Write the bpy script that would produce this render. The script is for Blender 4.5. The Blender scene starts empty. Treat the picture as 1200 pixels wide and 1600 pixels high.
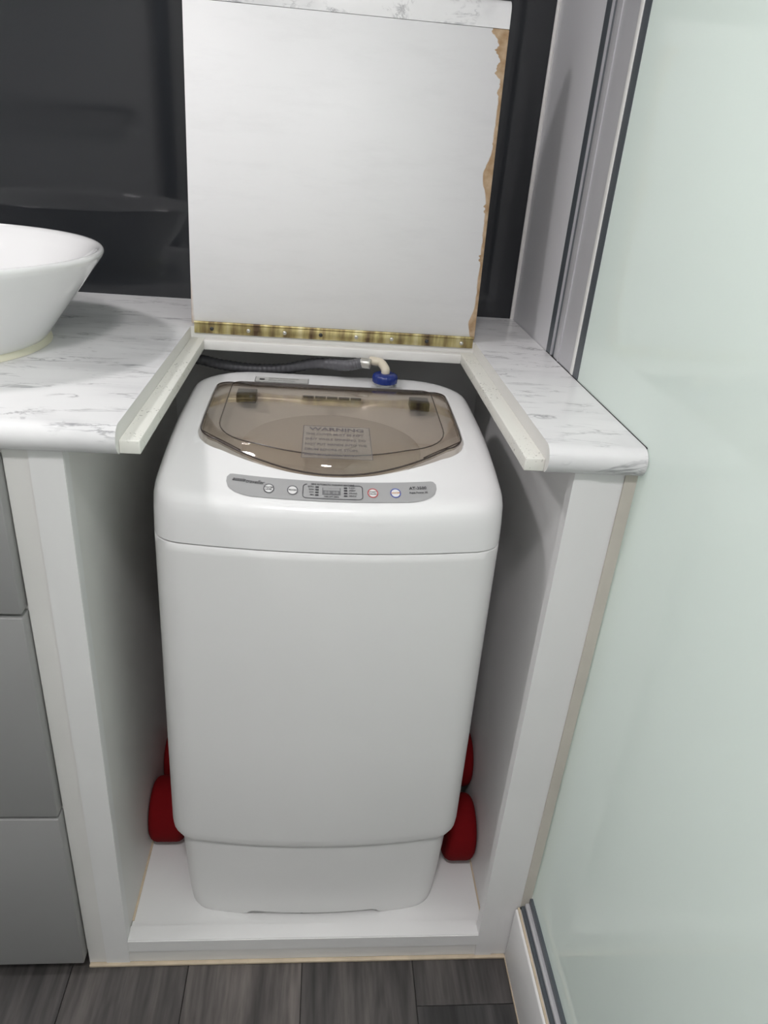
import bpy, bmesh, math, random
from mathutils import Vector, Matrix
random.seed(4)
S = bpy.context.scene
C = S.collection

# ------------------------------------------------------------------ camera
cam_d = bpy.data.cameras.new('camera')
cam = bpy.data.objects.new('camera', cam_d); C.objects.link(cam)
RX = Vector((0.99497252, -0.06724274, 0.07421654))
UP = Vector((-0.03592692, 0.45208339, 0.89125185))
FW = Vector((0.09348228, 0.88943747, -0.44739473))
cam.matrix_world = Matrix(((RX.x, UP.x, -FW.x, 0.24769), (RX.y, UP.y, -FW.y, -0.68306),
                           (RX.z, UP.z, -FW.z, 1.13349), (0, 0, 0, 1)))
cam_d.sensor_fit = 'VERTICAL'; cam_d.sensor_height = 32.0
cam_d.lens = 32.0 * 1137.586 / 1600.0
cam_d.clip_start = 0.02
S.camera = cam

# ------------------------------------------------------------------ world, light, exposure
w = bpy.data.worlds.new('world'); S.world = w; w.use_nodes = True
w.node_tree.nodes['Background'].inputs[0].default_value = (0.9, 0.95, 1.0, 1)
w.node_tree.nodes['Background'].inputs[1].default_value = 0.3
S.view_settings.view_transform = 'Standard'
S.view_settings.look = 'None'
S.view_settings.gamma = 1.0
S.view_settings.use_curve_mapping = False
S.view_settings.exposure = 0.0
LAMPS = [(-0.80, -0.05, 2.08, 7.5), (0.15, -0.95, 2.08, 12.2), (1.15, -0.60, 2.08, 40.0)]

# ------------------------------------------------------------------ materials
M = {}
def new_mat(name):
    m = bpy.data.materials.new(name); m.use_nodes = True
    nt = m.node_tree
    b = nt.nodes['Principled BSDF']
    M[name] = m
    return m, nt, b
def N(nt, t, **kw):
    n = nt.nodes.new(t)
    for k, v in kw.items():
        if k.startswith('i_'):
            n.inputs[k[2:].replace('_', ' ')].default_value = v
        else:
            setattr(n, k, v)
    return n
def ramp(nt, stops, interp='LINEAR'):
    r = nt.nodes.new('ShaderNodeValToRGB'); r.color_ramp.interpolation = interp
    e = r.color_ramp.elements
    while len(e) > 1: e.remove(e[0])
    e[0].position = stops[0][0]; e[0].color = stops[0][1]
    for p, c in stops[1:]:
        q = e.new(p); q.color = c
    return r
def g(v, a=1): return (v, v, v, a)
def simple(name, col, rough=0.5, metal=0.0, bump=0.0, bscale=200, var=0.0, vscale=6, coat=0.0):
    m, nt, b = new_mat(name)
    b.inputs['Base Color'].default_value = (*col, 1)
    b.inputs['Roughness'].default_value = rough
    b.inputs['Metallic'].default_value = metal
    b.inputs['Coat Weight'].default_value = coat
    tc = N(nt, 'ShaderNodeTexCoord')
    if var > 0:
        n = N(nt, 'ShaderNodeTexNoise', i_Scale=vscale, i_Detail=4.0)
        nt.links.new(tc.outputs['Object'], n.inputs['Vector'])
        r = ramp(nt, [(0.3, (*[c * (1 - var) for c in col], 1)), (0.7, (*[min(1, c * (1 + var * .4)) for c in col], 1))])
        nt.links.new(n.outputs['Fac'], r.inputs[0]); nt.links.new(r.outputs[0], b.inputs['Base Color'])
    if bump > 0:
        n = N(nt, 'ShaderNodeTexNoise', i_Scale=bscale, i_Detail=3.0)
        nt.links.new(tc.outputs['Object'], n.inputs['Vector'])
        bp = N(nt, 'ShaderNodeBump', i_Strength=bump, i_Distance=0.001)
        nt.links.new(n.outputs['Fac'], bp.inputs['Height']); nt.links.new(bp.outputs[0], b.inputs['Normal'])
    return m
simple('white_paint', (.80, .80, .79), .42, bump=.08, bscale=90, var=.03)
simple('cream_paint', (.78, .772, .745), .45, bump=.08, bscale=90, var=.05)
simple('washer_white', (.84, .84, .835), .22, var=.012, vscale=3)
simple('washer_body', (.82, .82, .81), .32, var=.012, vscale=3)
simple('tub_plastic', (.78, .76, .72), .35)
simple('ceramic', (.86, .86, .855), .06, coat=.5)
simple('caulk', (.72, .70, .55), .5, bump=.3, bscale=60)
simple('beige_caulk', (.60, .57, .50), .6, bump=.2, bscale=40, var=.1, vscale=12)
simple('tan_caulk', (.62, .52, .38), .6, bump=.3, bscale=60, var=.2, vscale=30)
simple('drawer_grey', (.30, .30, .295), .33)
simple('dark_gap', (.02, .02, .02), .7)
simple('wall_white', (.80, .80, .80), .5, bump=.05)
simple('reveal_white', (.70, .70, .72), .35)
simple('ceil_white', (.85, .85, .85), .6)
simple('dark_panel', (.020, .022, .025), .05, coat=.25)
simple('alu', (.58, .58, .60), .38, .3)
simple('alu_dark', (.10, .115, .13), .35, .3)
simple('alu_light', (.85, .85, .82), .3, .0)
simple('red_foam', (.17, .004, .006), .9, bump=.3, bscale=250)
M["red_foam"].node_tree.nodes["Principled BSDF"].inputs["Specular IOR Level"].default_value = .15
simple('hose_grey', (.10, .10, .11), .45)
simple('nickel', (.55, .54, .50), .35, .7)
simple('cream_plastic', (.66, .60, .48), .4)
simple('blue_plastic', (.008, .025, .17), .32)
simple('panel_silver', (.40, .40, .40), .38, var=.02)
simple('print_dark', (.05, .05, .055), .6)
simple('print_orange', (.55, .25, .08), .6)
simple('ring_dark', (.12, .12, .13), .4)
simple('ring_red', (.50, .06, .06), .4)
simple('ring_blue', (.04, .08, .40), .4)
simple('button_white', (.80, .80, .79), .3)
simple('lcd', (.16, .16, .165), .15)
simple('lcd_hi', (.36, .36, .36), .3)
simple('hinge_black', (.03, .03, .03), .4)
simple('lid_rim', (.055, .042, .036), .25)
simple('rubber', (.02, .02, .02), .6)
simple('chrome', (.8, .8, .8), .12, 1.0)
simple('door_grey', (.55, .55, .54), .45)

# marble laminate
def marble(name, sx, sz):
    m, nt, b = new_mat(name)
    tc = N(nt, 'ShaderNodeTexCoord')
    mp = N(nt, 'ShaderNodeMapping'); mp.inputs['Scale'].default_value = (sx, 1, sz)
    nt.links.new(tc.outputs['Object'], mp.inputs['Vector'])
    base = N(nt, 'ShaderNodeTexNoise', i_Scale=9.0, i_Detail=6.0, i_Distortion=.8)
    v1 = N(nt, 'ShaderNodeTexNoise', i_Scale=26.0, i_Detail=6.0, i_Roughness=.62, i_Distortion=.9)
    v2 = N(nt, 'ShaderNodeTexNoise', i_Scale=11.0, i_Detail=5.0, i_Roughness=.6, i_Distortion=1.2)
    msk = N(nt, 'ShaderNodeTexNoise', i_Scale=38.0, i_Detail=3.0, i_Roughness=.6)
    for n in (base, v1, v2): nt.links.new(mp.outputs[0], n.inputs['Vector'])
    nt.links.new(mp.outputs[0], msk.inputs['Vector'])
    rb = ramp(nt, [(.30, (.68, .68, .685, 1)), (.46, (.81, .81, .81, 1)), (.7, (.85, .85, .845, 1))])
    nt.links.new(base.outputs['Fac'], rb.inputs[0])
    r1 = ramp(nt, [(.470, g(0)), (.5, g(.85)), (.53, g(0))]); nt.links.new(v1.outputs['Fac'], r1.inputs[0])
    r2 = ramp(nt, [(.488, g(0)), (.5, g(1)), (.512, g(0))]); nt.links.new(v2.outputs['Fac'], r2.inputs[0])
    rm = ramp(nt, [(.50, g(0)), (.70, g(.95))]); nt.links.new(msk.outputs['Fac'], rm.inputs[0])
    mx = N(nt, 'ShaderNodeMath', operation='MAXIMUM')
    nt.links.new(r1.outputs[0], mx.inputs[0]); nt.links.new(r2.outputs[0], mx.inputs[1])
    mul = N(nt, 'ShaderNodeMath', operation='MULTIPLY')
    nt.links.new(mx.outputs[0], mul.inputs[0]); nt.links.new(rm.outputs[0], mul.inputs[1])
    mix = N(nt, 'ShaderNodeMixRGB'); mix.inputs[2].default_value = (.20, .20, .215, 1)
    nt.links.new(mul.outputs[0], mix.inputs[0]); nt.links.new(rb.outputs[0], mix.inputs[1])
    nt.links.new(mix.outputs[0], b.inputs['Base Color'])
    b.inputs['Roughness'].default_value = .22
    return m
marble('marble', .30, 1.0)
marble('marble_edge', .6, 1.0)

# white paint on the flap underside, worn to raw board along its edges (own shape)
def flap_paint():
    m, nt, b = new_mat('flap_paint')
    tc = N(nt, 'ShaderNodeTexCoord'); sp = N(nt, 'ShaderNodeSeparateXYZ')
    nt.links.new(tc.outputs['Object'], sp.inputs[0])
    n1 = N(nt, 'ShaderNodeTexNoise', i_Scale=11.0, i_Detail=5.0, i_Roughness=.6)
    n2 = N(nt, 'ShaderNodeTexNoise', i_Scale=60.0, i_Detail=4.0)
    mp = N(nt, 'ShaderNodeMapping'); mp.inputs['Scale'].default_value = (.25, 1, 1)
    mp.inputs['Location'].default_value = (0, 0, .37)
    nt.links.new(tc.outputs['Object'], mp.inputs['Vector'])
    nt.links.new(mp.outputs[0], n1.inputs['Vector']); nt.links.new(tc.outputs['Object'], n2.inputs['Vector'])
    def math_(op, a, c):
        n = N(nt, 'ShaderNodeMath', operation=op)
        for i, v in ((0, a), (1, c)):
            if isinstance(v, (int, float)): n.inputs[i].default_value = v
            else: nt.links.new(v, n.inputs[i])
        return n.outputs[0]
    X = sp.outputs['X']
    wr = math_('ADD', math_('MULTIPLY', math_('MAXIMUM', math_('SUBTRACT', n1.outputs['Fac'], .50), 0.0), .13), .0058)
    wr = math_('ADD', wr, math_('MULTIPLY', math_('SUBTRACT', n2.outputs['Fac'], .5), .006))
    def bump(c, wd, amp):
        q = math_('DIVIDE', math_('SUBTRACT', sp.outputs['Z'], c), wd)
        return math_('MULTIPLY', math_('POWER', 2.718, math_('MULTIPLY', math_('MULTIPLY', q, q), -1.0)), amp)
    wr = math_('ADD', wr, bump(.232, .022, .010)); wr = math_('ADD', wr, bump(.022, .016, .007))
    dr = math_('SUBTRACT', .2172, X)
    a = math_('DIVIDE', math_('SUBTRACT', wr, dr), .0012)
    # lower-left corner
    dl = math_('ADD', math_('ADD', X, .2175), math_('MULTIPLY', sp.outputs['Z'], .12))
    c = math_('DIVIDE', math_('SUBTRACT', math_('MULTIPLY', n1.outputs['Fac'], .018), dl), .006)
    mk = math_('MAXIMUM', a, math_('MULTIPLY', c, .8))
    cl = N(nt, 'ShaderNodeClamp'); nt.links.new(mk, cl.inputs[0])
    tan = ramp(nt, [(.35, (.42, .26, .13, 1)), (.65, (.66, .50, .33, 1))]); nt.links.new(n2.outputs['Fac'], tan.inputs[0])
    sm = N(nt, 'ShaderNodeTexNoise', i_Scale=14.0, i_Detail=8.0, i_Roughness=.7)
    mp2 = N(nt, 'ShaderNodeMapping'); mp2.inputs['Scale'].default_value = (.5, 1, 2.2)
    nt.links.new(tc.outputs['Object'], mp2.inputs['Vector']); nt.links.new(mp2.outputs[0], sm.inputs['Vector'])
    wh = ramp(nt, [(.3, (.785, .785, .785, 1)), (.5, (.82, .82, .82, 1)), (.75, (.83, .83, .83, 1))])
    nt.links.new(sm.outputs['Fac'], wh.inputs[0])
    mix = N(nt, 'ShaderNodeMixRGB'); nt.links.new(cl.outputs[0], mix.inputs[0])
    nt.links.new(wh.outputs[0], mix.inputs[1]); nt.links.new(tan.outputs[0], mix.inputs[2])
    nt.links.new(mix.outputs[0], b.inputs['Base Color'])
    b.inputs['Roughness'].default_value = .5
    bp = N(nt, 'ShaderNodeBump', i_Strength=.12, i_Distance=.001)
    nt.links.new(sm.outputs['Fac'], bp.inputs['Height']); nt.links.new(bp.outputs[0], b.inputs['Normal'])
flap_paint()

def batten_paint():
    m, nt, b = new_mat('batten_paint')
    tc = N(nt, 'ShaderNodeTexCoord')
    n1 = N(nt, 'ShaderNodeTexNoise', i_Scale=330.0, i_Detail=2.0); n2 = N(nt, 'ShaderNodeTexNoise', i_Scale=16.0, i_Detail=2.0)
    for n in (n1, n2): nt.links.new(tc.outputs['Object'], n.inputs['Vector'])
    r1 = ramp(nt, [(.64, g(0)), (.69, g(1))]); r2 = ramp(nt, [(.47, g(0)), (.58, g(.8))])
    nt.links.new(n1.outputs['Fac'], r1.inputs[0]); nt.links.new(n2.outputs['Fac'], r2.inputs[0])
    mu = N(nt, 'ShaderNodeMath', operation='MULTIPLY'); nt.links.new(r1.outputs[0], mu.inputs[0]); nt.links.new(r2.outputs[0], mu.inputs[1])
    mx = N(nt, 'ShaderNodeMixRGB'); mx.inputs[1].default_value = (.78, .78, .72, 1); mx.inputs[2].default_value = (.13, .11, .08, 1)
    nt.links.new(mu.outputs[0], mx.inputs[0]); nt.links.new(mx.outputs[0], b.inputs['Base Color']); b.inputs['Roughness'].default_value = .5
batten_paint()
def brass():
    m, nt, b = new_mat('brass')
    tc = N(nt, 'ShaderNodeTexCoord')
    mp = N(nt, 'ShaderNodeMapping'); mp.inputs['Scale'].default_value = (1, .2, .2)
    nt.links.new(tc.outputs['Object'], mp.inputs['Vector'])
    n = N(nt, 'ShaderNodeTexNoise', i_Scale=45.0, i_Detail=4.0)
    nt.links.new(mp.outputs[0], n.inputs['Vector'])
    r = ramp(nt, [(.38, (.13, .085, .05, 1)), (.47, (.34, .27, .12, 1)), (.55, (.55, .47, .22, 1)), (.68, (.72, .66, .40, 1))])
    nt.links.new(n.outputs['Fac'], r.inputs[0]); nt.links.new(r.outputs[0], b.inputs['Base Color'])
    b.inputs['Metallic'].default_value = .6; b.inputs['Roughness'].default_value = .36
brass()

def plank_mat():
    m, nt, b = new_mat('vinyl_plank')
    tc = N(nt, 'ShaderNodeTexCoord'); oi = N(nt, 'ShaderNodeObjectInfo')
    mp = N(nt, 'ShaderNodeMapping'); mp.inputs['Scale'].default_value = (1, .09, 1)
    ad = N(nt, 'ShaderNodeVectorMath', operation='ADD')
    sc = N(nt, 'ShaderNodeMath', operation='MULTIPLY'); sc.inputs[1].default_value = 37.0
    nt.links.new(oi.outputs['Random'], sc.inputs[0])
    nt.links.new(tc.outputs['Object'], ad.inputs[0]); nt.links.new(sc.outputs[0], ad.inputs[1])
    nt.links.new(ad.outputs[0], mp.inputs['Vector'])
    n1 = N(nt, 'ShaderNodeTexNoise', i_Scale=22.0, i_Detail=5.0, i_Distortion=1.5)
    n2 = N(nt, 'ShaderNodeTexNoise', i_Scale=140.0, i_Detail=3.0)
    for n in (n1, n2): nt.links.new(mp.outputs[0], n.inputs['Vector'])
    r1 = ramp(nt, [(.3, (.030, .029, .029, 1)), (.5, (.062, .060, .059, 1)), (.72, (.105, .100, .096, 1))])
    nt.links.new(n1.outputs['Fac'], r1.inputs[0])
    r2 = ramp(nt, [(.35, g(.7)), (.65, g(1.1))]); nt.links.new(n2.outputs['Fac'], r2.inputs[0])
    mx = N(nt, 'ShaderNodeMixRGB', blend_type='MULTIPLY'); mx.inputs[0].default_value = 1
    nt.links.new(r1.outputs[0], mx.inputs[1]); nt.links.new(r2.outputs[0], mx.inputs[2])
    rv = ramp(nt, [(0, (.65, .65, .66, 1)), (1, (1.75, 1.62, 1.55, 1))]); nt.links.new(oi.outputs['Random'], rv.inputs[0])
    mx2 = N(nt, 'ShaderNodeMixRGB', blend_type='MULTIPLY'); mx2.inputs[0].default_value = 1
    nt.links.new(mx.outputs[0], mx2.inputs[1]); nt.links.new(rv.outputs[0], mx2.inputs[2])
    nt.links.new(mx2.outputs[0], b.inputs['Base Color'])
    b.inputs['Roughness'].default_value = .5
plank_mat()

def glassy(name, kind):
    m = bpy.data.materials.new(name); m.use_nodes = True; nt = m.node_tree; nt.nodes.clear(); M[name] = m
    out = N(nt, 'ShaderNodeOutputMaterial')
    lw = N(nt, 'ShaderNodeLayerWeight', i_Blend=.5)
    pw_ = N(nt, 'ShaderNodeMath', operation='POWER'); pw_.inputs[1].default_value = 5.0
    fr = N(nt, 'ShaderNodeMath', operation='MULTIPLY_ADD'); fr.inputs[1].default_value = .96; fr.inputs[2].default_value = .04
    nt.links.new(lw.outputs['Facing'], pw_.inputs[0]); nt.links.new(pw_.outputs[0], fr.inputs[0])
    gl = N(nt, 'ShaderNodeBsdfGlossy'); gl.inputs['Roughness'].default_value = .03
    mix = N(nt, 'ShaderNodeMixShader')
    nt.links.new(fr.outputs[0], mix.inputs[0]); nt.links.new(gl.outputs[0], mix.inputs[2])
    if kind == 'tint':
        tr = N(nt, 'ShaderNodeBsdfTransparent'); tr.inputs[0].default_value = (.80, .765, .725, 1)
        nt.links.new(tr.outputs[0], mix.inputs[1])
    else:
        df = N(nt, 'ShaderNodeBsdfDiffuse'); df.inputs[0].default_value = (.80, .865, .825, 1)
        tl = N(nt, 'ShaderNodeBsdfTranslucent'); tl.inputs[0].default_value = (.84, .90, .86, 1)
        m2 = N(nt, 'ShaderNodeMixShader'); m2.inputs[0].default_value = .42
        nt.links.new(df.outputs[0], m2.inputs[1]); nt.links.new(tl.outputs[0], m2.inputs[2])
        nt.links.new(m2.outputs[0], mix.inputs[1]); gl.inputs['Roughness'].default_value = .05
    nt.links.new(mix.outputs[0], out.inputs[0])
glassy('tinted_lid', 'tint')
glassy('frosted_glass', 'frost')

def emit(name, col, s):
    m = bpy.data.materials.new(name); m.use_nodes = True; nt = m.node_tree; nt.nodes.clear(); M[name] = m
    e = N(nt, 'ShaderNodeEmission'); e.inputs[0].default_value = (*col, 1); e.inputs[1].default_value = s
    o = N(nt, 'ShaderNodeOutputMaterial'); nt.links.new(e.outputs[0], o.inputs[0])
emit('lamp_face', (1, .985, .96), 14.0)

def label_mat():
    m = bpy.data.materials.new('label_film'); m.use_nodes = True; nt = m.node_tree; nt.nodes.clear(); M['label_film'] = m
    t = N(nt, 'ShaderNodeBsdfTransparent'); d = N(nt, 'ShaderNodeBsdfDiffuse'); d.inputs[0].default_value = (.42, .42, .42, 1)
    x = N(nt, 'ShaderNodeMixShader'); x.inputs[0].default_value = .22
    o = N(nt, 'ShaderNodeOutputMaterial')
    nt.links.new(t.outputs[0], x.inputs[1]); nt.links.new(d.outputs[0], x.inputs[2]); nt.links.new(x.outputs[0], o.inputs[0])
label_mat()
simple('label_print', (.13, .115, .12), .6)
simple('sticker', (.50, .50, .48), .5)

# ------------------------------------------------------------------ helpers
def link(name, me, mat, parent=None, loc=None, smooth=None):
    o = bpy.data.objects.new(name, me); C.objects.link(o)
    for mm in (mat if isinstance(mat, (list, tuple)) else [mat]): me.materials.append(M[mm])
    if parent is not None: o.parent = parent
    if loc: o.location = loc
    if smooth is not None: shade(me, smooth)
    return o
def shade(me, ang=35):
    for p in me.polygons: p.use_smooth = True
    try: me.set_sharp_from_angle(angle=math.radians(ang))
    except Exception: pass
def from_bm(bm, name='m'):
    bmesh.ops.recalc_face_normals(bm, faces=bm.faces[:])
    me = bpy.data.meshes.new(name); bm.to_mesh(me); bm.free(); return me
def pyd(verts, faces):
    me = bpy.data.meshes.new('m'); me.from_pydata(verts, [], faces); me.update()
    bm = bmesh.new(); bm.from_mesh(me); bmesh.ops.recalc_face_normals(bm, faces=bm.faces[:]); bm.to_mesh(me); bm.free()
    return me
def add_box(bm, x0, x1, y0, y1, z0, z1):
    v = [bm.verts.new(p) for p in ((x0,y0,z0),(x1,y0,z0),(x1,y1,z0),(x0,y1,z0),(x0,y0,z1),(x1,y0,z1),(x1,y1,z1),(x0,y1,z1))]
    for f in ((0,3,2,1),(4,5,6,7),(0,1,5,4),(1,2,6,5),(2,3,7,6),(3,0,4,7)): bm.faces.new([v[i] for i in f])
def box(name, x0, x1, y0, y1, z0, z1, mat, parent=None, bev=0.0, seg=2):
    bm = bmesh.new(); add_box(bm, x0, x1, y0, y1, z0, z1)
    if bev > 0:
        bmesh.ops.bevel(bm, geom=bm.edges[:], offset=bev, segments=seg, affect='EDGES', profile=.5)
    o = link(name, from_bm(bm), mat, parent)
    if bev > 0: shade(o.data, 50)
    return o
def loft(loops, cap0=True, cap1=True, closed=True):
    n = len(loops[0]); V = [p for L in loops for p in L]; F = []
    for i in range(len(loops) - 1):
        for j in range(n if closed else n - 1):
            a, b_ = i * n + j, i * n + (j + 1) % n
            F.append((a, b_, b_ + n, a + n))
    if cap0: F.append(tuple(range(n - 1, -1, -1)))
    if cap1: F.append(tuple((len(loops) - 1) * n + j for j in range(n)))
    return pyd(V, F)
def tube(path, r, seg=10, rads=None, close=False):
    P = [Vector(p) for p in path]; loops = []; prev = None
    m = len(P)
    for i, p in enumerate(P):
        if close: d = P[(i + 1) % m] - P[i - 1]
        else: d = P[min(i + 1, m - 1)] - P[max(i - 1, 0)]
        d.normalize()
        if prev is None:
            u = d.orthogonal().normalized()
        else:
            u = (prev - d * prev.dot(d)).normalized()
        prev = u; v = d.cross(u); rr = rads[i] if rads else r
        loops.append([tuple(p + rr * (math.cos(2*math.pi*k/seg) * u + math.sin(2*math.pi*k/seg) * v)) for k in range(seg)])
    if close:
        n = seg; V = [q for L in loops for q in L]; F = []
        for i in range(m):
            i2 = (i + 1) % m
            for k in range(n): F.append((i*n+k, i*n+(k+1) % n, i2*n+(k+1) % n, i2*n+k))
        return pyd(V, F)
    return loft(loops)
def lathe(prof, seg=64, c=(0, 0, 0)):
    loops = [[(c[0] + r*math.cos(2*math.pi*k/seg), c[1] + r*math.sin(2*math.pi*k/seg), c[2] + z) for k in range(seg)] for r, z in prof]
    return loft(loops, cap0=prof[0][0] > 1e-6, cap1=prof[-1][0] > 1e-6)
def smooth_path(pts, n=12):
    P = [Vector(p) for p in pts]; out = []
    for i in range(len(P) - 1):
        p0, p1, p2, p3 = P[max(i-1, 0)], P[i], P[i+1], P[min(i+2, len(P)-1)]
        for k in range(n):
            t = k / n
            out.append(.5*((2*p1) + (p2-p0)*t + (2*p0-5*p1+4*p2-p3)*t*t + (3*p1-p0-3*p2+p3)*t**3))
    out.append(P[-1]); return out
def empty(name, loc=(0, 0, 0)):
    o = bpy.data.objects.new(name, None); C.objects.link(o); o.location = loc; o.empty_display_size = .05
    return o
def tag(o, label, cat, group=None):
    o['label'] = label; o['category'] = cat
    if group: o['group'] = group
    return o
def struct(o, label=None):
    o['kind'] = 'structure'
    if label: o['label'] = label
    return o
def text_obj(name, body, size, fn, mat, parent, align='CENTER', shear=0.0, xs=1.0, bold=0.0):
    cu = bpy.data.curves.new('t', 'FONT'); cu.body = body; cu.size = size; cu.align_x = align; cu.align_y = 'CENTER'
    cu.shear = shear; cu.resolution_u = 2; cu.offset = bold
    ob = bpy.data.objects.new('t', cu); C.objects.link(ob)
    dg = bpy.context.evaluated_depsgraph_get()
    me = bpy.data.meshes.new_from_object(ob.evaluated_get(dg))
    bpy.data.objects.remove(ob); bpy.data.curves.remove(cu)
    for v in me.vertices: v.co = fn(v.co.x * xs, v.co.y)
    me.materials.clear()
    return link(name, me, mat, parent)

H = 0.87; T = 0.032                 # worktop height and thickness
XL, XR, XE = 0.0498, 0.4865, 0.593  # cut-out left, cut-out right, right end
YB, YW = 0.4434, 0.647              # back of cut-out, back wall
RL, RRT, RF, RT = -1.3, 1.5, -1.55, 2.12
YF = 0.0147

# ------------------------------------------------------------------ setting
fl = struct(box('floor', RL, RRT, RF, YW, -.05, -.003, 'dark_gap'), 'floor of dark grey wood-look vinyl planks')
pw, pl = .1715, 1.22
pm = None
x = .0802 - pw * 9
col = 0
offs = [.35, .9, .1, .62, .25, .8, .45, .95, .30, .72, .15]
while x < .571:
    y = RF - offs[col % 11] * pl
    if abs(x - .4232) < .02: y = -.0564 - 3 * pl
    while y < .02:
        y0, y1 = max(y, RF), min(y + pl, .06); x0, x1 = max(x, RL), min(x + pw, .571)
        if y1 - y0 > .02 and x1 - x0 > .01:
            if (x1 - x0) > pw - 1e-4 and y1 - y0 > pl - 1e-4 and pm:
                o = bpy.data.objects.new('plank', pm); C.objects.link(o); o.parent = fl
            else:
                bm = bmesh.new(); add_box(bm, .0004, x1-x0-.0004, .0004, y1-y0-.0004, -.003, 0)
                bmesh.ops.bevel(bm, geom=[e for e in bm.edges if all(v.co.z > -.001 for v in e.verts)], offset=.0007, segments=1, affect='EDGES')
                me = from_bm(bm); o = link('plank', me, 'vinyl_plank', fl)
                if (x1 - x0) > pw - 1e-4 and y1 - y0 > pl - 1e-4: pm = me
            o.location = (x0, y0, 0)
        y += pl
    x += pw; col += 1
struct(box('ceiling', RL, RRT, RF, YW, RT, RT + .05, 'ceil_white'))
struct(box('wall_back', RL, RRT, YW, YW + .04, 0, RT, 'dark_panel'), 'glossy dark charcoal wall panel behind the worktop')
struct(box('wall_left', RL - .05, RL, RF, YW, 0, RT, 'wall_white'))
struct(box('wall_front', RL, RRT, RF - .05, RF, 0, RT, 'wall_white'))
struct(box('wall_shower', RRT, RRT + .05, RF, YW, 0, RT, 'wall_white'))
wr = struct(box('wall_right', .594, .66, .416, YW, 0, RT, 'reveal_white'), 'white wall return between the dark panel and the shower frame')
o = link('corner_bead', tube([(.5915, YW - .0025, H), (.5915, YW - .0025, RT)], .0035, 8), 'cream_paint', wr, smooth=40)
# shower kerb
kb = struct(box('trim_1', .571, .66, RF, .0145, 0, .1165, 'white_paint', bev=.002), 'white kerb under the shower screen')
box('sealant_bead', .5702, .5745, RF, .0145, 0, .004, 'tan_caulk', kb)
box('sealant_bead', .5745, .5775, RF, .0145, .1160, .1195, 'tan_caulk', kb)
struct(box('trim_2', .594, .66, .0145, .416, 0, .13, 'white_paint'))
# entrance door on the wall behind the viewer (seen mirrored in the dark panel)
dr = struct(box('door_1', -.40, .32, RF, RF + .03, 0, 1.95, 'door_grey', bev=.003))
link('door_handle', tube([(-.34, RF + .03, 1.0), (-.34, RF + .075, 1.0), (-.24, RF + .075, 1.0)], .008, 10), 'chrome', dr, smooth=50)

struct(box('trim_3', -.455, -.402, RF, RF + .035, 0, 2.0, 'alu_dark', bev=.002))
# ------------------------------------------------------------------ worktop with cut-out
ct = empty('worktop', (0, 0, 0)); tag(ct, 'white marble-look worktop with a cut-out over the washing machine', 'worktop')
def nose_profile(y0, y1, z0, z1, r):
    pts = [(y1, z0), (y1, z1)]
    for k in range(0, 11):
        a = math.pi/2 + math.pi * k / 10
        pts.append((y0 + r + r*math.cos(a), z0 + r + (z1-z0-2*r)*(1 if k < 5 else 0 if k > 5 else .5) + r*math.sin(a)))
    return pts
prof = nose_profile(0.0, YW - .001, H - T, H, T/2 - .0001)
bm = bmesh.new()
def prism(bm, prof, xa, xb, ma=0, mb=0, ms=0):
    A = [bm.verts.new((xa, p[0], p[1])) for p in prof]; B = [bm.verts.new((xb, p[0], p[1])) for p in prof]
    n = len(prof)
    for i in range(n):
        f = bm.faces.new((A[i], A[(i+1) % n], B[(i+1) % n], B[i])); f.material_index = ms
    f = bm.faces.new(A[::-1]); f.material_index = ma
    f = bm.faces.new(B); f.material_index = mb
prism(bm, prof, -1.25, XL, 0, 1)
prism(bm, prof, XR, XE, 1, 0)
n0 = len(bm.faces)
add_box(bm, XL, XR, YB, YW - .001, H - T, H)
bm.faces.ensure_lookup_table()
for f in bm.faces[n0:]:
    if f.calc_center_median().y < YB + .001: f.material_index = 1
slab = link('slab', from_bm(bm), ['marble', 'cream_paint'], ct, smooth=30)
def batten(name, x0, x1, y0, y1, mat):
    return box(name, x0, x1, y0, y1, H - T + .001, H - .0165, mat, ct, bev=.001)
batten('support_batten', XL, .0705, .0115, YB, 'batten_paint')
batten('support_batten', .4650, XR, .0115, YB, 'batten_paint')
batten('support_batten', .0705, .4650, YB - .016, YB, 'cream_paint')
box('edge_line', XE, XE + .0009, .012, .415, H - .004, H + .0006, 'dark_gap', ct)

# ------------------------------------------------------------------ hinged worktop flap, propped open
FW_ = XR - XL - .003; fx = (XL + XR) / 2
fp = empty('worktop_flap', (fx, YB - .0005, H + .0045)); fp.rotation_euler = (-.0782, 0, 0)
tag(fp, 'hinged worktop flap standing open, painted white underside facing forward', 'flap')
hw = FW_ / 2
QL, QE = .414, .449
box('panel', -hw, hw, 0, .0285, 0, QL - .0006, 'flap_paint', fp, bev=.0008, seg=1)
bm = bmesh.new()
r = .0148; ed = [(0.0006, QL)]
for k in range(0, 13):
    a = math.pi - math.pi * k / 12
    ed.append((.0006 + r + r*math.cos(a), QE - r + r*math.sin(a)))
ed.append((.0006 + 2*r, QL))
prism(bm, ed, -hw, hw)
link('edge_strip', from_bm(bm), 'marble_edge', fp, smooth=30)
box('laminate_face', -hw, hw, .0287, .0302, 0, QL - .0006, 'marble', fp)
hg = box('hinge', -hw + .004, hw - .002, -.0022, .0, -.0135, .0025, 'brass', fp, bev=.0004, seg=1)
link('hinge_pin', tube([(-hw + .004, -.0016, .0022), (hw - .002, -.0016, .0022)], .0021, 8), 'brass', hg, smooth=50)
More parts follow.
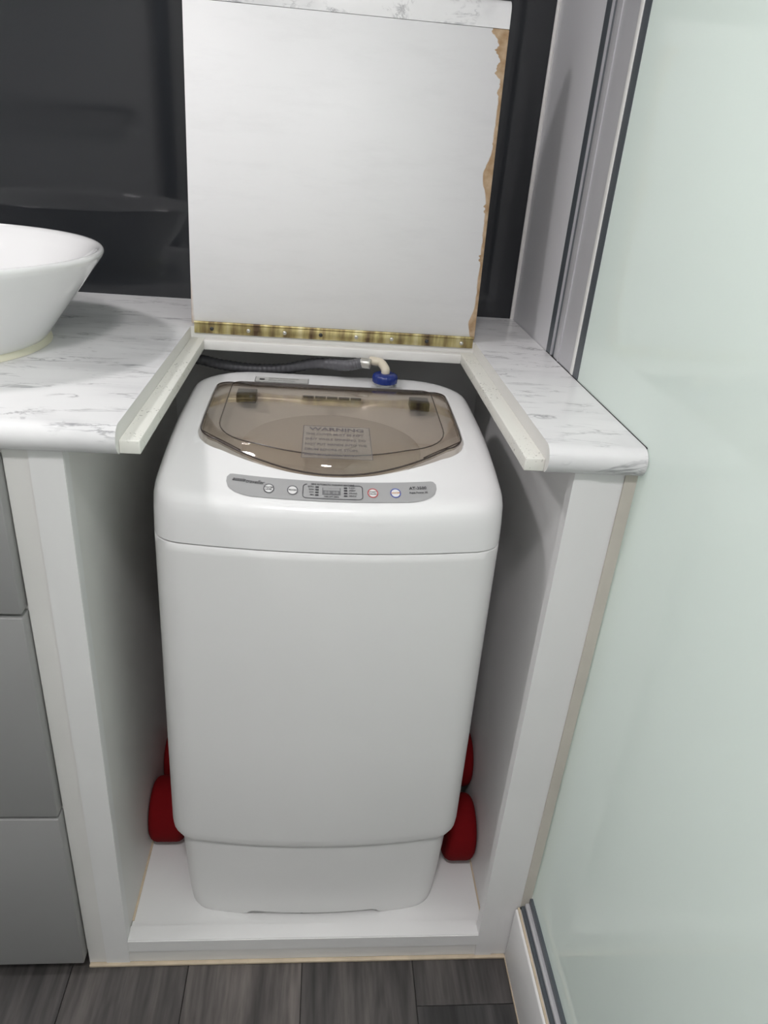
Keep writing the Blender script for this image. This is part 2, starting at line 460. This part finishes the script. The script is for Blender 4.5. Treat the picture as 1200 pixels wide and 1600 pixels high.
for k in range(8):
    xx = -hw + .03 + k * (2*hw - .05) / 7
    sm = lathe([(.0001, .0012), (.0022, .0009), (.0030, 0)], 12)
    s = link('screw', sm, 'nickel' if k % 3 else 'hinge_black', hg, loc=(xx, -.0023, -.0065), smooth=50); s.rotation_euler = (math.pi/2, 0, 0)

# ------------------------------------------------------------------ housing around the washing machine
nc = empty('washer_housing', (.26, .3, 0)); tag(nc, 'open white cupboard niche built around the washing machine', 'cupboard')
def nb(*a, **k):
    o = box(*a, **k); o.parent = nc; o.location = (-.26, -.3, 0); return o
PY = .0167
nb('side_panel', -.0665, -.0085, PY, .61, 0, H - T, 'cream_paint')
nb('side_panel', .5345, .5790, PY, .61, 0, H - T, 'white_paint')
nb('back_panel', -.0085, .5345, .595, .61, .0, H - T, 'white_paint')
nb('platform', -.0078, .5338, .040, .595, 0, .050, 'white_paint')
nb('front_rail', -.0085, .5345, PY, .0398, 0, .0525, 'cream_paint')
def angle_trim(pts, name='corner_trim'):
    return pts
# left vertical angle trim
bm = bmesh.new(); add_box(bm, -.0410, -.0072, YF, PY, .0, H - T); add_box(bm, -.0086, -.0070, PY, .031, .0545, H - T)
o = link('corner_trim', from_bm(bm), 'white_paint', nc, loc=(-.26, -.3, 0))
bm = bmesh.new(); add_box(bm, .5225, .5490, YF, PY, .0, H - T); add_box(bm, .5225, .5242, PY, .031, .0545, H - T); add_box(bm, .5242, .5345, .029, .031, .0545, H - T)
o = link('corner_trim', from_bm(bm), 'white_paint', nc, loc=(-.26, -.3, 0))
bm = bmesh.new(); add_box(bm, -.0070, .5225, YF, PY, .030, .0545); add_box(bm, -.0070, .5225, PY, .039, .0526, .0545)
bmesh.ops.bevel(bm, geom=[e for e in bm.edges if all(abs(v.co.y - YF) < 1e-5 and v.co.z > .05 for v in e.verts)], offset=.0015, segments=2, affect='EDGES')
o = link('corner_trim', from_bm(bm), 'white_paint', nc, loc=(-.26, -.3, 0))
nb('sealant_bead', -.066, .571, .0105, PY, 0, .0045, 'tan_caulk', bev=.001)
nb('sealant_bead', .5790, .5928, .0147, .03, .1195, H - T, 'beige_caulk')
for (x0, x1) in ((-.0085, -.0055), (.5325, .5345)):
    nb('sealant_bead', x0, x1, .05, .30, .050, .052, 'tan_caulk')

# ------------------------------------------------------------------ vanity with grey drawers
va = empty('vanity_unit', (-.6, .3, 0)); tag(va, 'vanity unit with flat grey drawer fronts under the basin', 'cabinet')
def vb(*a, **k):
    o = box(*a, **k); o.parent = va; o.location = (.6, -.3, 0); return o
vb('carcass', -1.2, -.0668, .0205, .61, .030, H - T - .0005, 'cream_paint')
vb('plinth', -1.2, -.0668, .07, .60, 0, .030, 'dark_gap')  # set-back toe, coloured near black for the shadow below the drawers
for z0, z1 in ((.648, .832), (.3335, .6425), (.0275, .3285)):
    vb('drawer_front', -.62, -.0680, .0005, .0198, z0, z1, 'drawer_grey', bev=.0012)

# ------------------------------------------------------------------ vessel basin
sc_ = (-.266, .285, H)
bs = empty('vessel_basin', (sc_[0], sc_[1], H + .0003)); tag(bs, 'round white ceramic vessel basin on the marble worktop', 'basin')
pr_o = [(.148, .003), (.1515, .004), (.158, .012), (.176, .036), (.198, .065), (.219, .093), (.2305, .108), (.2335, .1135), (.2335, .1165), (.231, .119), (.2275, .1185),
        (.222, .114), (.212, .100), (.196, .078), (.172, .050), (.145, .030), (.10, .019), (.05, .015), (.022, .014)]
link('bowl', lathe(pr_o, 96), 'ceramic', bs, smooth=60)
link('drain', lathe([(.024, .0142), (.024, .017), (.019, .0175), (.012, .016)], 32), 'chrome', bs, smooth=40)
link('sealant_ring', lathe([(.146, .0), (.1585, .0), (.1575, .004), (.153, .0085), (.147, .0085)], 80), 'caulk', bs, smooth=60)

# ------------------------------------------------------------------ washing machine
CX = .2665
wm = empty('washing_machine', (CX, .25, .05))
tag(wm, 'small white top-load washing machine with tinted lid standing in the niche', 'washing machine')
OFF = (-CX, -.25, -.05)
def wl(name, me, mat, parent=None, smooth=40):
    p = parent or wm
    o = link(name, me, mat, p, smooth=smooth)
    if p is wm: o.location = OFF
    return o
def outline(hw, yf, yr, rcf, rcr, bow, nb_=24, na=8):
    """closed plan loop, counter-clockwise from the front left corner: list of (x offset, y)"""
    L = []
    xf = hw - rcf; yfc = yf + bow * (xf / hw) ** 2
    sl = math.atan(2 * bow * xf / hw**2)          # front slope at the corner start
    for k in range(nb_ + 1):
        xx = -xf + 2 * xf * k / nb_; L.append((xx, yf + bow * (xx / hw) ** 2))
    for k in range(1, na + 1):                     # front right: quadratic bezier
        t = k / na; p0 = (xf, yfc); p1 = (hw, yfc + math.tan(sl) * rcf * .6); p2 = (hw, yfc + rcf + math.tan(sl) * rcf * .6)
        L.append(tuple((1-t)**2*p0[i] + 2*t*(1-t)*p1[i] + t*t*p2[i] for i in (0, 1)))
    ys = L[-1][1]
    for k in range(1, 7): L.append((hw, ys + (yr - rcr - ys) * k / 7))
    for k in range(na + 1):
        a = math.pi/2 * k / na; L.append((hw - rcr + rcr*math.cos(a), yr - rcr + rcr*math.sin(a)))
    m = len(L)
    xr_ = hw - rcr
    for k in range(1, nb_): L.append((xr_ - 2 * xr_ * k / nb_, yr))
    for k in range(na + 1):
        a = math.pi/2 + math.pi/2 * k / na; L.append((-xr_ + rcr*math.cos(a), yr - rcr + rcr*math.sin(a)))
    for k in range(1, 7): L.append((-hw, yr - rcr + (ys - yr + rcr) * k / 7))
    fr = L[nb_ + 1: nb_ + na + 1]
    for q in fr[::-1]: L.append((-q[0], q[1]))
    return L
def at_z(L, z): return [(CX + a, b_, z(b_) if callable(z) else z) for a, b_ in L]
def ztop(y):
    K = [(-1, .7655), (.040, .7675), (.09, .7765), (.125, .7865), (.165, .7955), (.23, .8035), (.32, .8065), (2, .8065)]
    for (a, za), (b_, zb) in zip(K, K[1:]):
        if y <= b_:
            t = (y - a) / (b_ - a); return za + (zb - za) * t
BOW = .020
def body_loop(d, z, hw=.2095): return at_z(outline(hw - d, .0425 + d, .452 - d, .045, .085, BOW), z)
# base skirt
sk = []
def skz(a, b_, z):
    if z > .06 or b_ > .2: return z
    t = min(1, max(0, (.106 - abs(a)) / .010)); return z + .0085 * t
for z, d, dy in ((.0502, .0215, .0105), (.0530, .0200, .0095), (.075, .0180, .009), (.10, .0165, .0085), (.16, .0135, .008), (.206, .012, .0075), (.212, .012, .0075)):
    sk.append([(CX + a, b_, skz(a, b_, z)) for a, b_ in outline(.2135 - d, .0425 + dy, .452 - d, .045, .085, BOW, nb_=48)])
base = wl('base_skirt', loft(sk), 'washer_body', smooth=50)
# front kick notch
wl('recess_plug', lathe([(.0001, 0), (.004, 0), (.004, .004), (.0001, .004)], 12, (CX - .018, .060, .0535)), 'rubber')
# body
bl = []
for z, d, hw_ in ((.2105, .0125, .2135), (.2120, .0085, .2135), (.216, .0035, .2135), (.224, .0008, .2135), (.235, 0, .2133), (.40, 0, .2118), (.55, 0, .2102), (.70, 0, .2088), (.7105, 0, .2087), (.7117, .0016, .2087)):
    bl.append(at_z(outline(hw_ - d, .0425 + d, .452 - d, .045, .085, BOW), z))
body = wl('body', loft(bl), 'washer_body', smooth=60)
# top cover
cl = []
ZB = .7125
def cov(d, h): 
    L = outline(.2085 - d, .0420 + d, .4525 - d, .045 - d*.4, .085 - d*.4, BOW)
    return [(CX + a, b_, ZB + (ztop(b_) - ZB) * h) for a, b_ in L]
for d, h in ((.0016, 0), (0, .018), (.0006, .40), (.0018, .70), (.0036, .84), (.0062, .915), (.0100, .965), (.0145, .99), (.020, 1.0)):
    cl.append(cov(d, h))
rec = outline(.1695, .1045, .373, .034, .022, .068)
last = outline(.2085 - .020, .0420 + .020, .4525 - .020, .037, .077, BOW)
for k in (1, 2, 3, 4, 5):
    t = k / 5
    L = [(a0 + (a1 - a0) * t, b0 + (b1 - b0) * t) for (a0, b0), (a1, b1) in zip(last, rec)]
    cl.append(at_z(L, ztop))
# recess wall, inner deck, tub
def inset(L, d): 
    return [(a * (1 - d / .17), .24 + (b_ - .24) * (1 - d / .135)) for a, b_ in L]
cl.append(at_z(inset(rec, .002), lambda y: ztop(y) - .003))
cl.append(at_z(inset(rec, .004), lambda y: ztop(y) - .018))
cl.append(at_z(inset(rec, .010), lambda y: ztop(y) - .024))
TC = (0, .245)
def circ(r, z):
    out = []
    for a, b_ in rec:
        an = math.atan2(b_ - TC[1], a - TC[0]); out.append((CX + r * math.cos(an), TC[1] + r * math.sin(an), z))
    return out
cl.append(circ(.122, .765))
cl.append(circ(.115, .758))
cover = wl('top_cover', loft(cl, cap0=False, cap1=False), 'washer_white', smooth=55)
wl('tub', loft([circ(.1155, .7585), circ(.117, .70), circ(.117, .50), circ(.108, .47), circ(.02, .465)], cap0=False), 'tub_plastic', smooth=50)
spn = wl('inner_cover', loft([circ(.1215, .7600), circ(.1210, .7655), circ(.112, .7690), circ(.05, .7710), circ(.012, .7712)], cap0=False), 'tub_plastic', smooth=50)
wl('inner_cover_grip', lathe([(.034, 0), (.034, .003), (.030, .004), (.028, .001), (.001, .0005)], 40, (CX, .245, .7700)), 'tub_plastic', spn)
# lid
lo = outline(.1665, .1065, .3705, .022, .018, .083)
def zl(y): return ztop(y) + .0012
def zpl(y):
    t = min(1, max(0, (y - .12) / .22)); return .8005 + .0105 * t
l2 = outline(.145, .1235, .366, .055, .014, .060)
ring = [at_z(lo, lambda y: zl(y) - .004), at_z(lo, zl)]
mid = [((a0*.45 + a1*.55), (b0*.45 + b1*.55)) for (a0, b0), (a1, b1) in zip(lo, l2)]
mz = [(CX + a, b_, .30 * zl(lo[i][1]) + .70 * zpl(l2[i][1])) for i, (a, b_) in enumerate(mid)]
ring.append(mz); ring.append(at_z(l2, zpl))
for s in (.75, .5, .25, .03): ring.append([(CX + a*s, .245 + (b_-.245)*s, zpl(.245 + (b_-.245)*s) + .002*(1-s*s)) for a, b_ in l2])
lm = loft(ring, cap0=False, cap1=True)
lid = wl('lid', lm, 'tinted_lid', smooth=40)
so = lid.modifiers.new('thickness', 'SOLIDIFY'); so.thickness = .0022; so.offset = -1
wl('lid_rim', tube([Vector(p) + Vector((0, 0, .0002)) for p in ring[1]], .0011, 6, close=True), 'lid_rim')
wl('lid_crease', tube([Vector(p) + Vector((0, 0, .0001)) for p in ring[3]], .00075, 6, close=True), 'lid_rim')
# finger grips at the lid's front corners
for s in (-1, 1):
    pa = [(CX + s*.163, .188, zl(.188) + .0008), (CX + s*.150, .176, .7990), (CX + s*.128, .158, .7965), (CX + s*.112, .146, zl(.146) + .001)]
    wl('grip_line', tube(smooth_path(pa, 8), .0008, 6), 'lid_rim')
# lid hinge blocks, vent bar
for hx in (.1418, .3955):
    b = box('lid_hinge', hx - .014, hx + .014, .338, .368, .788, .8005, 'hinge_black', wm, bev=.001); b.location = OFF
vbx = box('vent_bar', .222, .312, .3585, .3665, .792, .799, 'tub_plastic', wm, bev=.0008); vbx.location = OFF
for k in range(5):
    xx = .2235 + k * .0175
    box('slot', xx, xx + .0155, .3575, .3586, .7935, .7975, 'hinge_black', vbx)
# warning label on the lid
def on_lid(x_, y_, up=.0009): return Vector((x_, y_, zpl(y_) + .002 + up))
def lid_patch(name, x0, x1, y0, y1, mat, up, parent=None):
    V = []; nn = 4
    for j in range(nn + 1):
        for i in range(nn + 1):
            V.append(on_lid(x0 + (x1-x0)*i/nn, y0 + (y1-y0)*j/nn, up))
    F = [(j*(nn+1)+i, j*(nn+1)+i+1, (j+1)*(nn+1)+i+1, (j+1)*(nn+1)+i) for j in range(nn) for i in range(nn)]
    return wl(name, pyd(V, F), mat, parent)
lab = lid_patch('warning_label', .2285, .3130, .1075, .2045, 'label_film', .0006)
def ltxt(body, size, xc, yc, xs=1.0, bold=0.0, align='CENTER'):
    text_obj('label_text', body, size, lambda u, v: on_lid(xc + u, yc + v, .0010), 'label_print', lab, align, 0, xs, bold)
ltxt('WARNING', .0135, .2708, .194, 1.05, .0004)
for i, s in enumerate(('THIS COVER MUST BE KEPT', 'SHUT WHILE SPINNING. DO', 'NOT PUT HANDS INTO THE', 'DRUM BEFORE IT STOPS.', 'KEEP CHILDREN AWAY.')):
    ltxt(s, .0088, .2318, .178 - i * .0152, .67, .0002, 'LEFT')
for (x0, x1, y0, y1) in ((.2285, .3130, .1075, .1087), (.2285, .3130, .2033, .2045), (.2285, .2293, .1075, .2045), (.3122, .3130, .1075, .2045)):
    lid_patch('label_border', x0, x1, y0, y1, 'label_print', .0008, lab)
# control panel
EPS = .0006
def on_top(x_, y_, up=EPS): return Vector((x_, y_, ztop(y_) + up))
# y of the strip follows the bowed front: v = distance behind the strip's centre line
def strip(u, v, up=EPS): return on_top(CX + u, .0785 + v + .55 * u * u, up)
def shape_fan(pts, fn, up, nx=28, ny=5):
    return pts
def strip_patch(name, half, v0f, v1f, mat, up, parent=None, n=40):
    V = []; F = []; ny = 6
    for i in range(n + 1):
        u = -half + 2 * half * i / n
        a, b_ = v0f(u), v1f(u)
        for j in range(ny + 1): V.append(strip(u, a + (b_ - a) * j / ny, up))
    for i in range(n):
        for j in range(ny): q = i*(ny+1)+j; F.append((q, q+ny+1, q+ny+2, q+1))
    return wl(name, pyd(V, F), mat, parent)
HP = .1225
def vlow(u):
    d = HP - abs(u); r = .034
    return -.0205 + (0 if d > r else (.024 * (1 - math.sqrt(max(0, 1 - ((r - d) / r) ** 2)))))
def vhigh(u):
    d = HP - abs(u); r = .006
    return .0175 - (0 if d > r else (r * (1 - math.sqrt(max(0, 1 - ((r - d) / r) ** 2)))))
cp = strip_patch('control_panel', HP, vlow, vhigh, 'panel_silver', .0006, n=80)
def disc(name, u, v, rx, ry, mat, up, parent, r_in=0.0, n=36):
    V = []; F = []
    for k in range(n):
        a = 2*math.pi*k/n; V.append(strip(u + rx*math.cos(a), v + ry*math.sin(a), up))
    if r_in > 0:
        for k in range(n):
            a = 2*math.pi*k/n; V.append(strip(u + rx*r_in*math.cos(a), v + ry*r_in*math.sin(a), up))
        for k in range(n): F.append((k, (k+1) % n, n+(k+1) % n, n+k))
    else: F.append(tuple(range(n)))
    return wl(name, pyd(V, F), mat, parent)
def ptxt(body, size, u, v, mat='print_dark', xs=1.0, bold=0.0, align='CENTER', shear=0.0, parent=None, rot=0.0):
    ca, sa = math.cos(rot), math.sin(rot)
    return text_obj('panel_text', body, size, lambda a, b_: strip(u + a*ca - b_*sa, v + a*sa + b_*ca, .0013), mat, parent or cp, align, shear, xs, bold)
ptxt('aussie', .0090, -.1085, .0082, xs=.70, bold=.00015, shear=.4, rot=-.02)
ptxt('traveller', .0095, -.0900, .0066, xs=.66, bold=.00008, shear=.4, rot=-.02)
for u, ring_, txt, tm in ((-.0730, 'ring_dark', ('WATER', 'LEVEL'), 'print_dark'), (-.0460, 'ring_dark', ('PROCESS',), 'print_dark'),
                          (.0463, 'ring_red', ('START', 'PAUSE'), 'print_dark'), (.0729, 'ring_blue', ('ON/OFF',), 'print_orange')):
    b = disc('button', u, -.003, .0056, .0082, 'button_white', .0010, cp)
    disc('button_ring', u, -.003, .0062, .0090, ring_, .0012, cp, .82)
    for i, s in enumerate(txt):
        ptxt(s, .0042, u, -.003 + (.0018 - .0040 * i if len(txt) > 1 else 0), tm, .55 if len(s) > 6 else .75, .0001)
# display frame
fr = []
fu0, fu1, fv0, fv1, rr = -.0345, .0348, -.0165, .0112, .005
def rrect(u0, u1, v0, v1, r_, n=6):
    L = []
    for cx_, cy_, a0 in ((u1-r_, v1-r_, 0), (u0+r_, v1-r_, 90), (u0+r_, v0+r_, 180), (u1-r_, v0+r_, 270)):
        for k in range(n+1):
            a = math.radians(a0 + 90*k/n); L.append((cx_ + r_*math.cos(a), cy_ + r_*math.sin(a)))
    return L
A = rrect(fu0, fu1, fv0, fv1, rr); B = rrect(fu0+.0008, fu1-.0008, fv0+.0011, fv1-.0011, rr-.0008)
Ls = []
def dens(L, m=6):
    out = []
    for i in range(len(L)):
        p, q = L[i], L[(i+1) % len(L)]
        for k in range(m): out.append((p[0]+(q[0]-p[0])*k/m, p[1]+(q[1]-p[1])*k/m))
    return out
A, B = dens(A), dens(B)
V = [strip(*p, .0011) for p in A] + [strip(*p, .0011) for p in B]; n = len(A)
F = [(i, (i+1) % n, n+(i+1) % n, n+i) for i in range(n) if not (A[i][1] > fv1 - .002 and abs(A[i][0]) < .0285)]
wl('display_frame', pyd(V, F), 'print_dark', cp)
ptxt('MINI AUTOMATIC WASHING MACHINE', .0040, 0, .0108, xs=.70, bold=.00012)
def pquad(name, u0, u1, v0, v1, mat, up, parent): return strip_patch2(name, u0, u1, v0, v1, mat, up, parent)
def strip_patch2(name, u0, u1, v0, v1, mat, up, parent):
    V = []; n = 4
    for i in range(n+1):
        u = u0 + (u1-u0)*i/n
        V += [strip(u, v0, up), strip(u, v1, up)]
    F = [(2*i, 2*i+2, 2*i+3, 2*i+1) for i in range(n)]
    return wl(name, pyd(V, F), mat, parent)
dsp = pquad('display', -.0120, .0090, -.0085, .0055, 'lcd', .0011, cp)
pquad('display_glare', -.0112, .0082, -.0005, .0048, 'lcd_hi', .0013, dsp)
for u in (-.0062, .0032):
    text_obj('display_digit', '88', .0075, lambda a, b_, u=u: strip(u + a, -.0046 + b_, .0014), 'lcd_hi', dsp, 'CENTER', 0, .9)
ptxt('TIME LEFT (MIN)', .0032, -.0015, -.0122, xs=.75, bold=.0001)
for i, (a, b_) in enumerate((('EXTRA', 'FUZZY'), ('HIGH', 'SPEEDY'), ('LOW', 'STRONG'), ('MIN', 'GENTLE'))):
    v = .0058 - i * .0052
    pquad('indicator', -.0200, -.0162, v - .0014, v + .0014, 'print_dark', .0012, cp)
    pquad('indicator', .0128, .0168, v - .0014, v + .0014, 'print_dark', .0012, cp)
    ptxt(a, .0036, -.0216, v, xs=.65, align='RIGHT', bold=.00008)
    ptxt(b_, .0036, .0186, v, xs=.65, align='LEFT', bold=.00008)
ptxt('AT-3500', .0074, .1000, .0055, xs=.78, bold=.00015)
ptxt('Aqua Power 3S', .0045, .1000, -.0030, xs=.78, bold=.00012)
# stickers on the rear deck
def deck_patch(name, x0, x1, y0, y1, mat, up=.0005, parent=None):
    return wl(name, pyd([on_top(x0, y0, up), on_top(x1, y0, up), on_top(x1, y1, up), on_top(x0, y1, up)], [(0, 1, 2, 3)]), mat, parent)
st = deck_patch('rating_sticker', .150, .2300, .384, .409, 'sticker')
deck_patch('sticker_border', .150, .2300, .384, .3848, 'print_dark', .0008, st)
deck_patch('sticker_border', .150, .1507, .384, .409, 'print_dark', .0008, st)
deck_patch('sticker_border', .2293, .2300, .384, .409, 'print_dark', .0008, st)
deck_patch('sticker_symbol', .1565, .1640, .3930, .4000, 'print_dark', .0009, st)
for i, s in enumerate(('ELECTRIC SHOCK. UNPLUG', 'BEFORE ANY SERVICING.')):
    text_obj('sticker_text', s, .0060, lambda u, v, i=i: on_top(.170 + u, .403 - i*.010 + v, .0009), 'print_dark', st, 'LEFT', 0, .6)
st2 = deck_patch('inlet_sticker', .325, .372, .384, .392, 'sticker')
text_obj('sticker_text', 'WATER INLET', .0060, lambda u, v: on_top(.348 + u, .388 + v, .0009), 'print_dark', st2, 'CENTER', 0, .85)
# inlet collar on the rear deck
wl('inlet_collar', lathe([(.013, 0), (.013, .004), (.010, .0045)], 24, (.346, .400, .8055)), 'washer_white')

# ------------------------------------------------------------------ water inlet hose
hs = empty('inlet_hose', (.346, .400, .812)); tag(hs, 'grey water hose with blue screw cap on the washing machine', 'hose')
HO = (-.346, -.400, -.812)
cap = []
for z, r in ((.8110, .0162), (.8122, .0182), (.8190, .0188), (.8232, .0176), (.8252, .0140), (.8255, .009)):
    cap.append([(.346 + (r + (.0007 if k % 4 < 2 else 0)) * math.cos(2*math.pi*k/64), .400 + (r + (.0007 if k % 4 < 2 else 0)) * math.sin(2*math.pi*k/64), z) for k in range(64)])
o = link('screw_cap', loft(cap), 'blue_plastic', hs, loc=HO, smooth=50)
el = smooth_path([(.346, .400, .826), (.3455, .4005, .8315), (.340, .415, .8365), (.331, .417, .8385), (.322, .419, .8385)], 8)
o = link('elbow', tube(el, .0066, 16), 'cream_plastic', hs, loc=HO, smooth=50)
o = link('ferrule', tube([(.3235, .4085, .8362), (.3225, .4088, .8362), (.309, .4132, .8360), (.308, .4135, .8360)], .0076, 18, [.0066, .0078, .0078, .0066]), 'nickel', hs, loc=HO, smooth=50)
hp = smooth_path([(.310, .4128, .8360), (.285, .4185, .8290), (.240, .445, .8225), (.190, .462, .8065), (.140, .470, .8015), (.090, .472, .805), (.045, .473, .812), (.006, .49, .80), (.0, .53, .74)], 26)
rd = [.0078 + .0006 * (1 if (i // 2) % 2 else 0) for i in range(len(hp))]
o = link('hose', tube(hp, .008, 12, rd), 'hose_grey', hs, loc=HO, smooth=60)

# ------------------------------------------------------------------ red foam rolls wedged beside the machine
def roll(x0, x1, y, z, r, label):
    n = 28; rb = .012
    loops = []
    for k in range(5):
        a = math.pi/2 * k / 4; loops.append((x0 + rb*(1-math.sin(a)), r - rb*(1-math.cos(math.pi/2 - a))))
    prof_ = []
    for k in range(5):
        a = math.pi/2 * k / 4; prof_.append((x0 + rb*(1-math.cos(a)), r - rb + rb*math.sin(a)))
    for k in range(5):
        a = math.pi/2 * (1 - k/4); prof_.append((x1 - rb*(1-math.cos(a)), r - rb + rb*math.sin(a)))
    xm = (x0 + x1) / 2
    L = [[(px - xm, rr_*math.cos(2*math.pi*k/n), rr_*math.sin(2*math.pi*k/n)) for k in range(n)] for px, rr_ in prof_]
    o = link('foam_roll', loft(L), 'red_foam', None, loc=(xm, y, z), smooth=60)
    tag(o, label, 'foam roll', 'red foam rolls wedged beside the machine')
roll(-.0078, .0480, .216, .1035, .053, 'red foam roll on the niche floor, left of the washing machine')
roll(-.0078, .0480, .338, .1005, .050, 'dark red foam roll at the left, just behind the nearer one')
roll(.4830, .5332, .176, .1045, .054, 'red foam roll on the niche floor, right of the washing machine')
roll(.4830, .5322, .255, .186, .050, 'dark red foam roll, upper one at the right of the machine')

# ------------------------------------------------------------------ shower screen
ss = empty('shower_screen', (.6, -.3, .12)); tag(ss, 'frosted pale green shower screen in an aluminium frame beside the worktop', 'shower screen')
def sb(*a, **k):
    o = box(*a, **k); o.parent = ss; o.location = (-.6, .3, -.12); return o
sb('glass_pane', .5945, .6025, RF + .001, .262, .140, 2.118, 'frosted_glass')
sb('jamb', .5975, .625, .262, .4155, .132, 2.08, 'alu')
sb('dark_channel', .5935, .5978, .3915, .4155, H + .001, 2.08, 'alu_dark')
sb('rib', .5925, .5978, .3885, .3912, H + .001, 2.08, 'alu')
sb('groove', .5955, .5978, .3760, .3885, H + .001, 2.08, 'alu_dark')
sb('rib', .5935, .5978, .3555, .3755, H + .001, 2.08, 'alu', bev=.001)
sb('rib', .5925, .5978, .3510, .3540, H + .001, 2.08, 'alu')
sb('face', .5940, .5978, .2900, .3508, H + .001, 2.08, 'alu')
sb('white_bead', .5925, .5978, .2790, .2895, H + .001, 2.08, 'alu_light', bev=.001)
sb('gasket', .5937, .5978, .2580, .2788, H + .001, 2.08, 'alu_dark')
# bottom rail
sb('bottom_rail', .5795, .612, RF + .02, .0140, .117, .123, 'alu_dark')
sb('bottom_rail_face', .5840, .5942, RF + .02, .0140, .123, .131, 'alu', bev=.002)
sb('bottom_rail_lip', .5900, .5944, RF + .02, .0140, .131, .1400, 'alu_dark')

# ------------------------------------------------------------------ towel rail opposite (mirrored in the dark panel)
tr = empty('towel_rail', (-.86, RF + .06, 1.19)); tag(tr, 'chrome towel rail on the wall opposite, mirrored in the dark panel', 'towel rail')
link('bar', tube([(-.32, 0, 0), (.32, 0, 0)], .016, 12), 'chrome', tr, smooth=50)
for s in (-1, 1): link('bracket', tube([(s*.29, -.06, 0), (s*.29, 0, 0)], .009, 10), 'chrome', tr, smooth=50)

# ------------------------------------------------------------------ ceiling lamps
LN = ['round white ceiling lamp above the basin', 'round white ceiling lamp behind the viewer', 'round white ceiling lamp added over the shower, unseen, to brighten the glass']  # shower lamp is an added, unseen source that makes the frosted glass glow
for i, (lx, ly, lz, e) in enumerate(LAMPS):
    l = empty('ceiling_lamp', (lx, ly, RT)); tag(l, LN[i], 'lamp', 'ceiling lamps')
    link('lamp_ring', lathe([(.13, 0), (.13, -.022), (.118, -.028), (.112, -.024), (.112, 0)], 40), 'ceil_white', l, smooth=40)
    link('diffuser', lathe([(.1115, -.004), (.1115, -.018), (.001, -.020)], 40), 'lamp_face', l, smooth=40)
    ld = bpy.data.lights.new('lamp_light', 'AREA'); ld.shape = 'DISK'; ld.size = .22; ld.energy = e; ld.color = (1, .955, .982)
    lo_ = bpy.data.objects.new('lamp_light', ld); C.objects.link(lo_); lo_.parent = l; lo_.location = (0, 0, -.032)
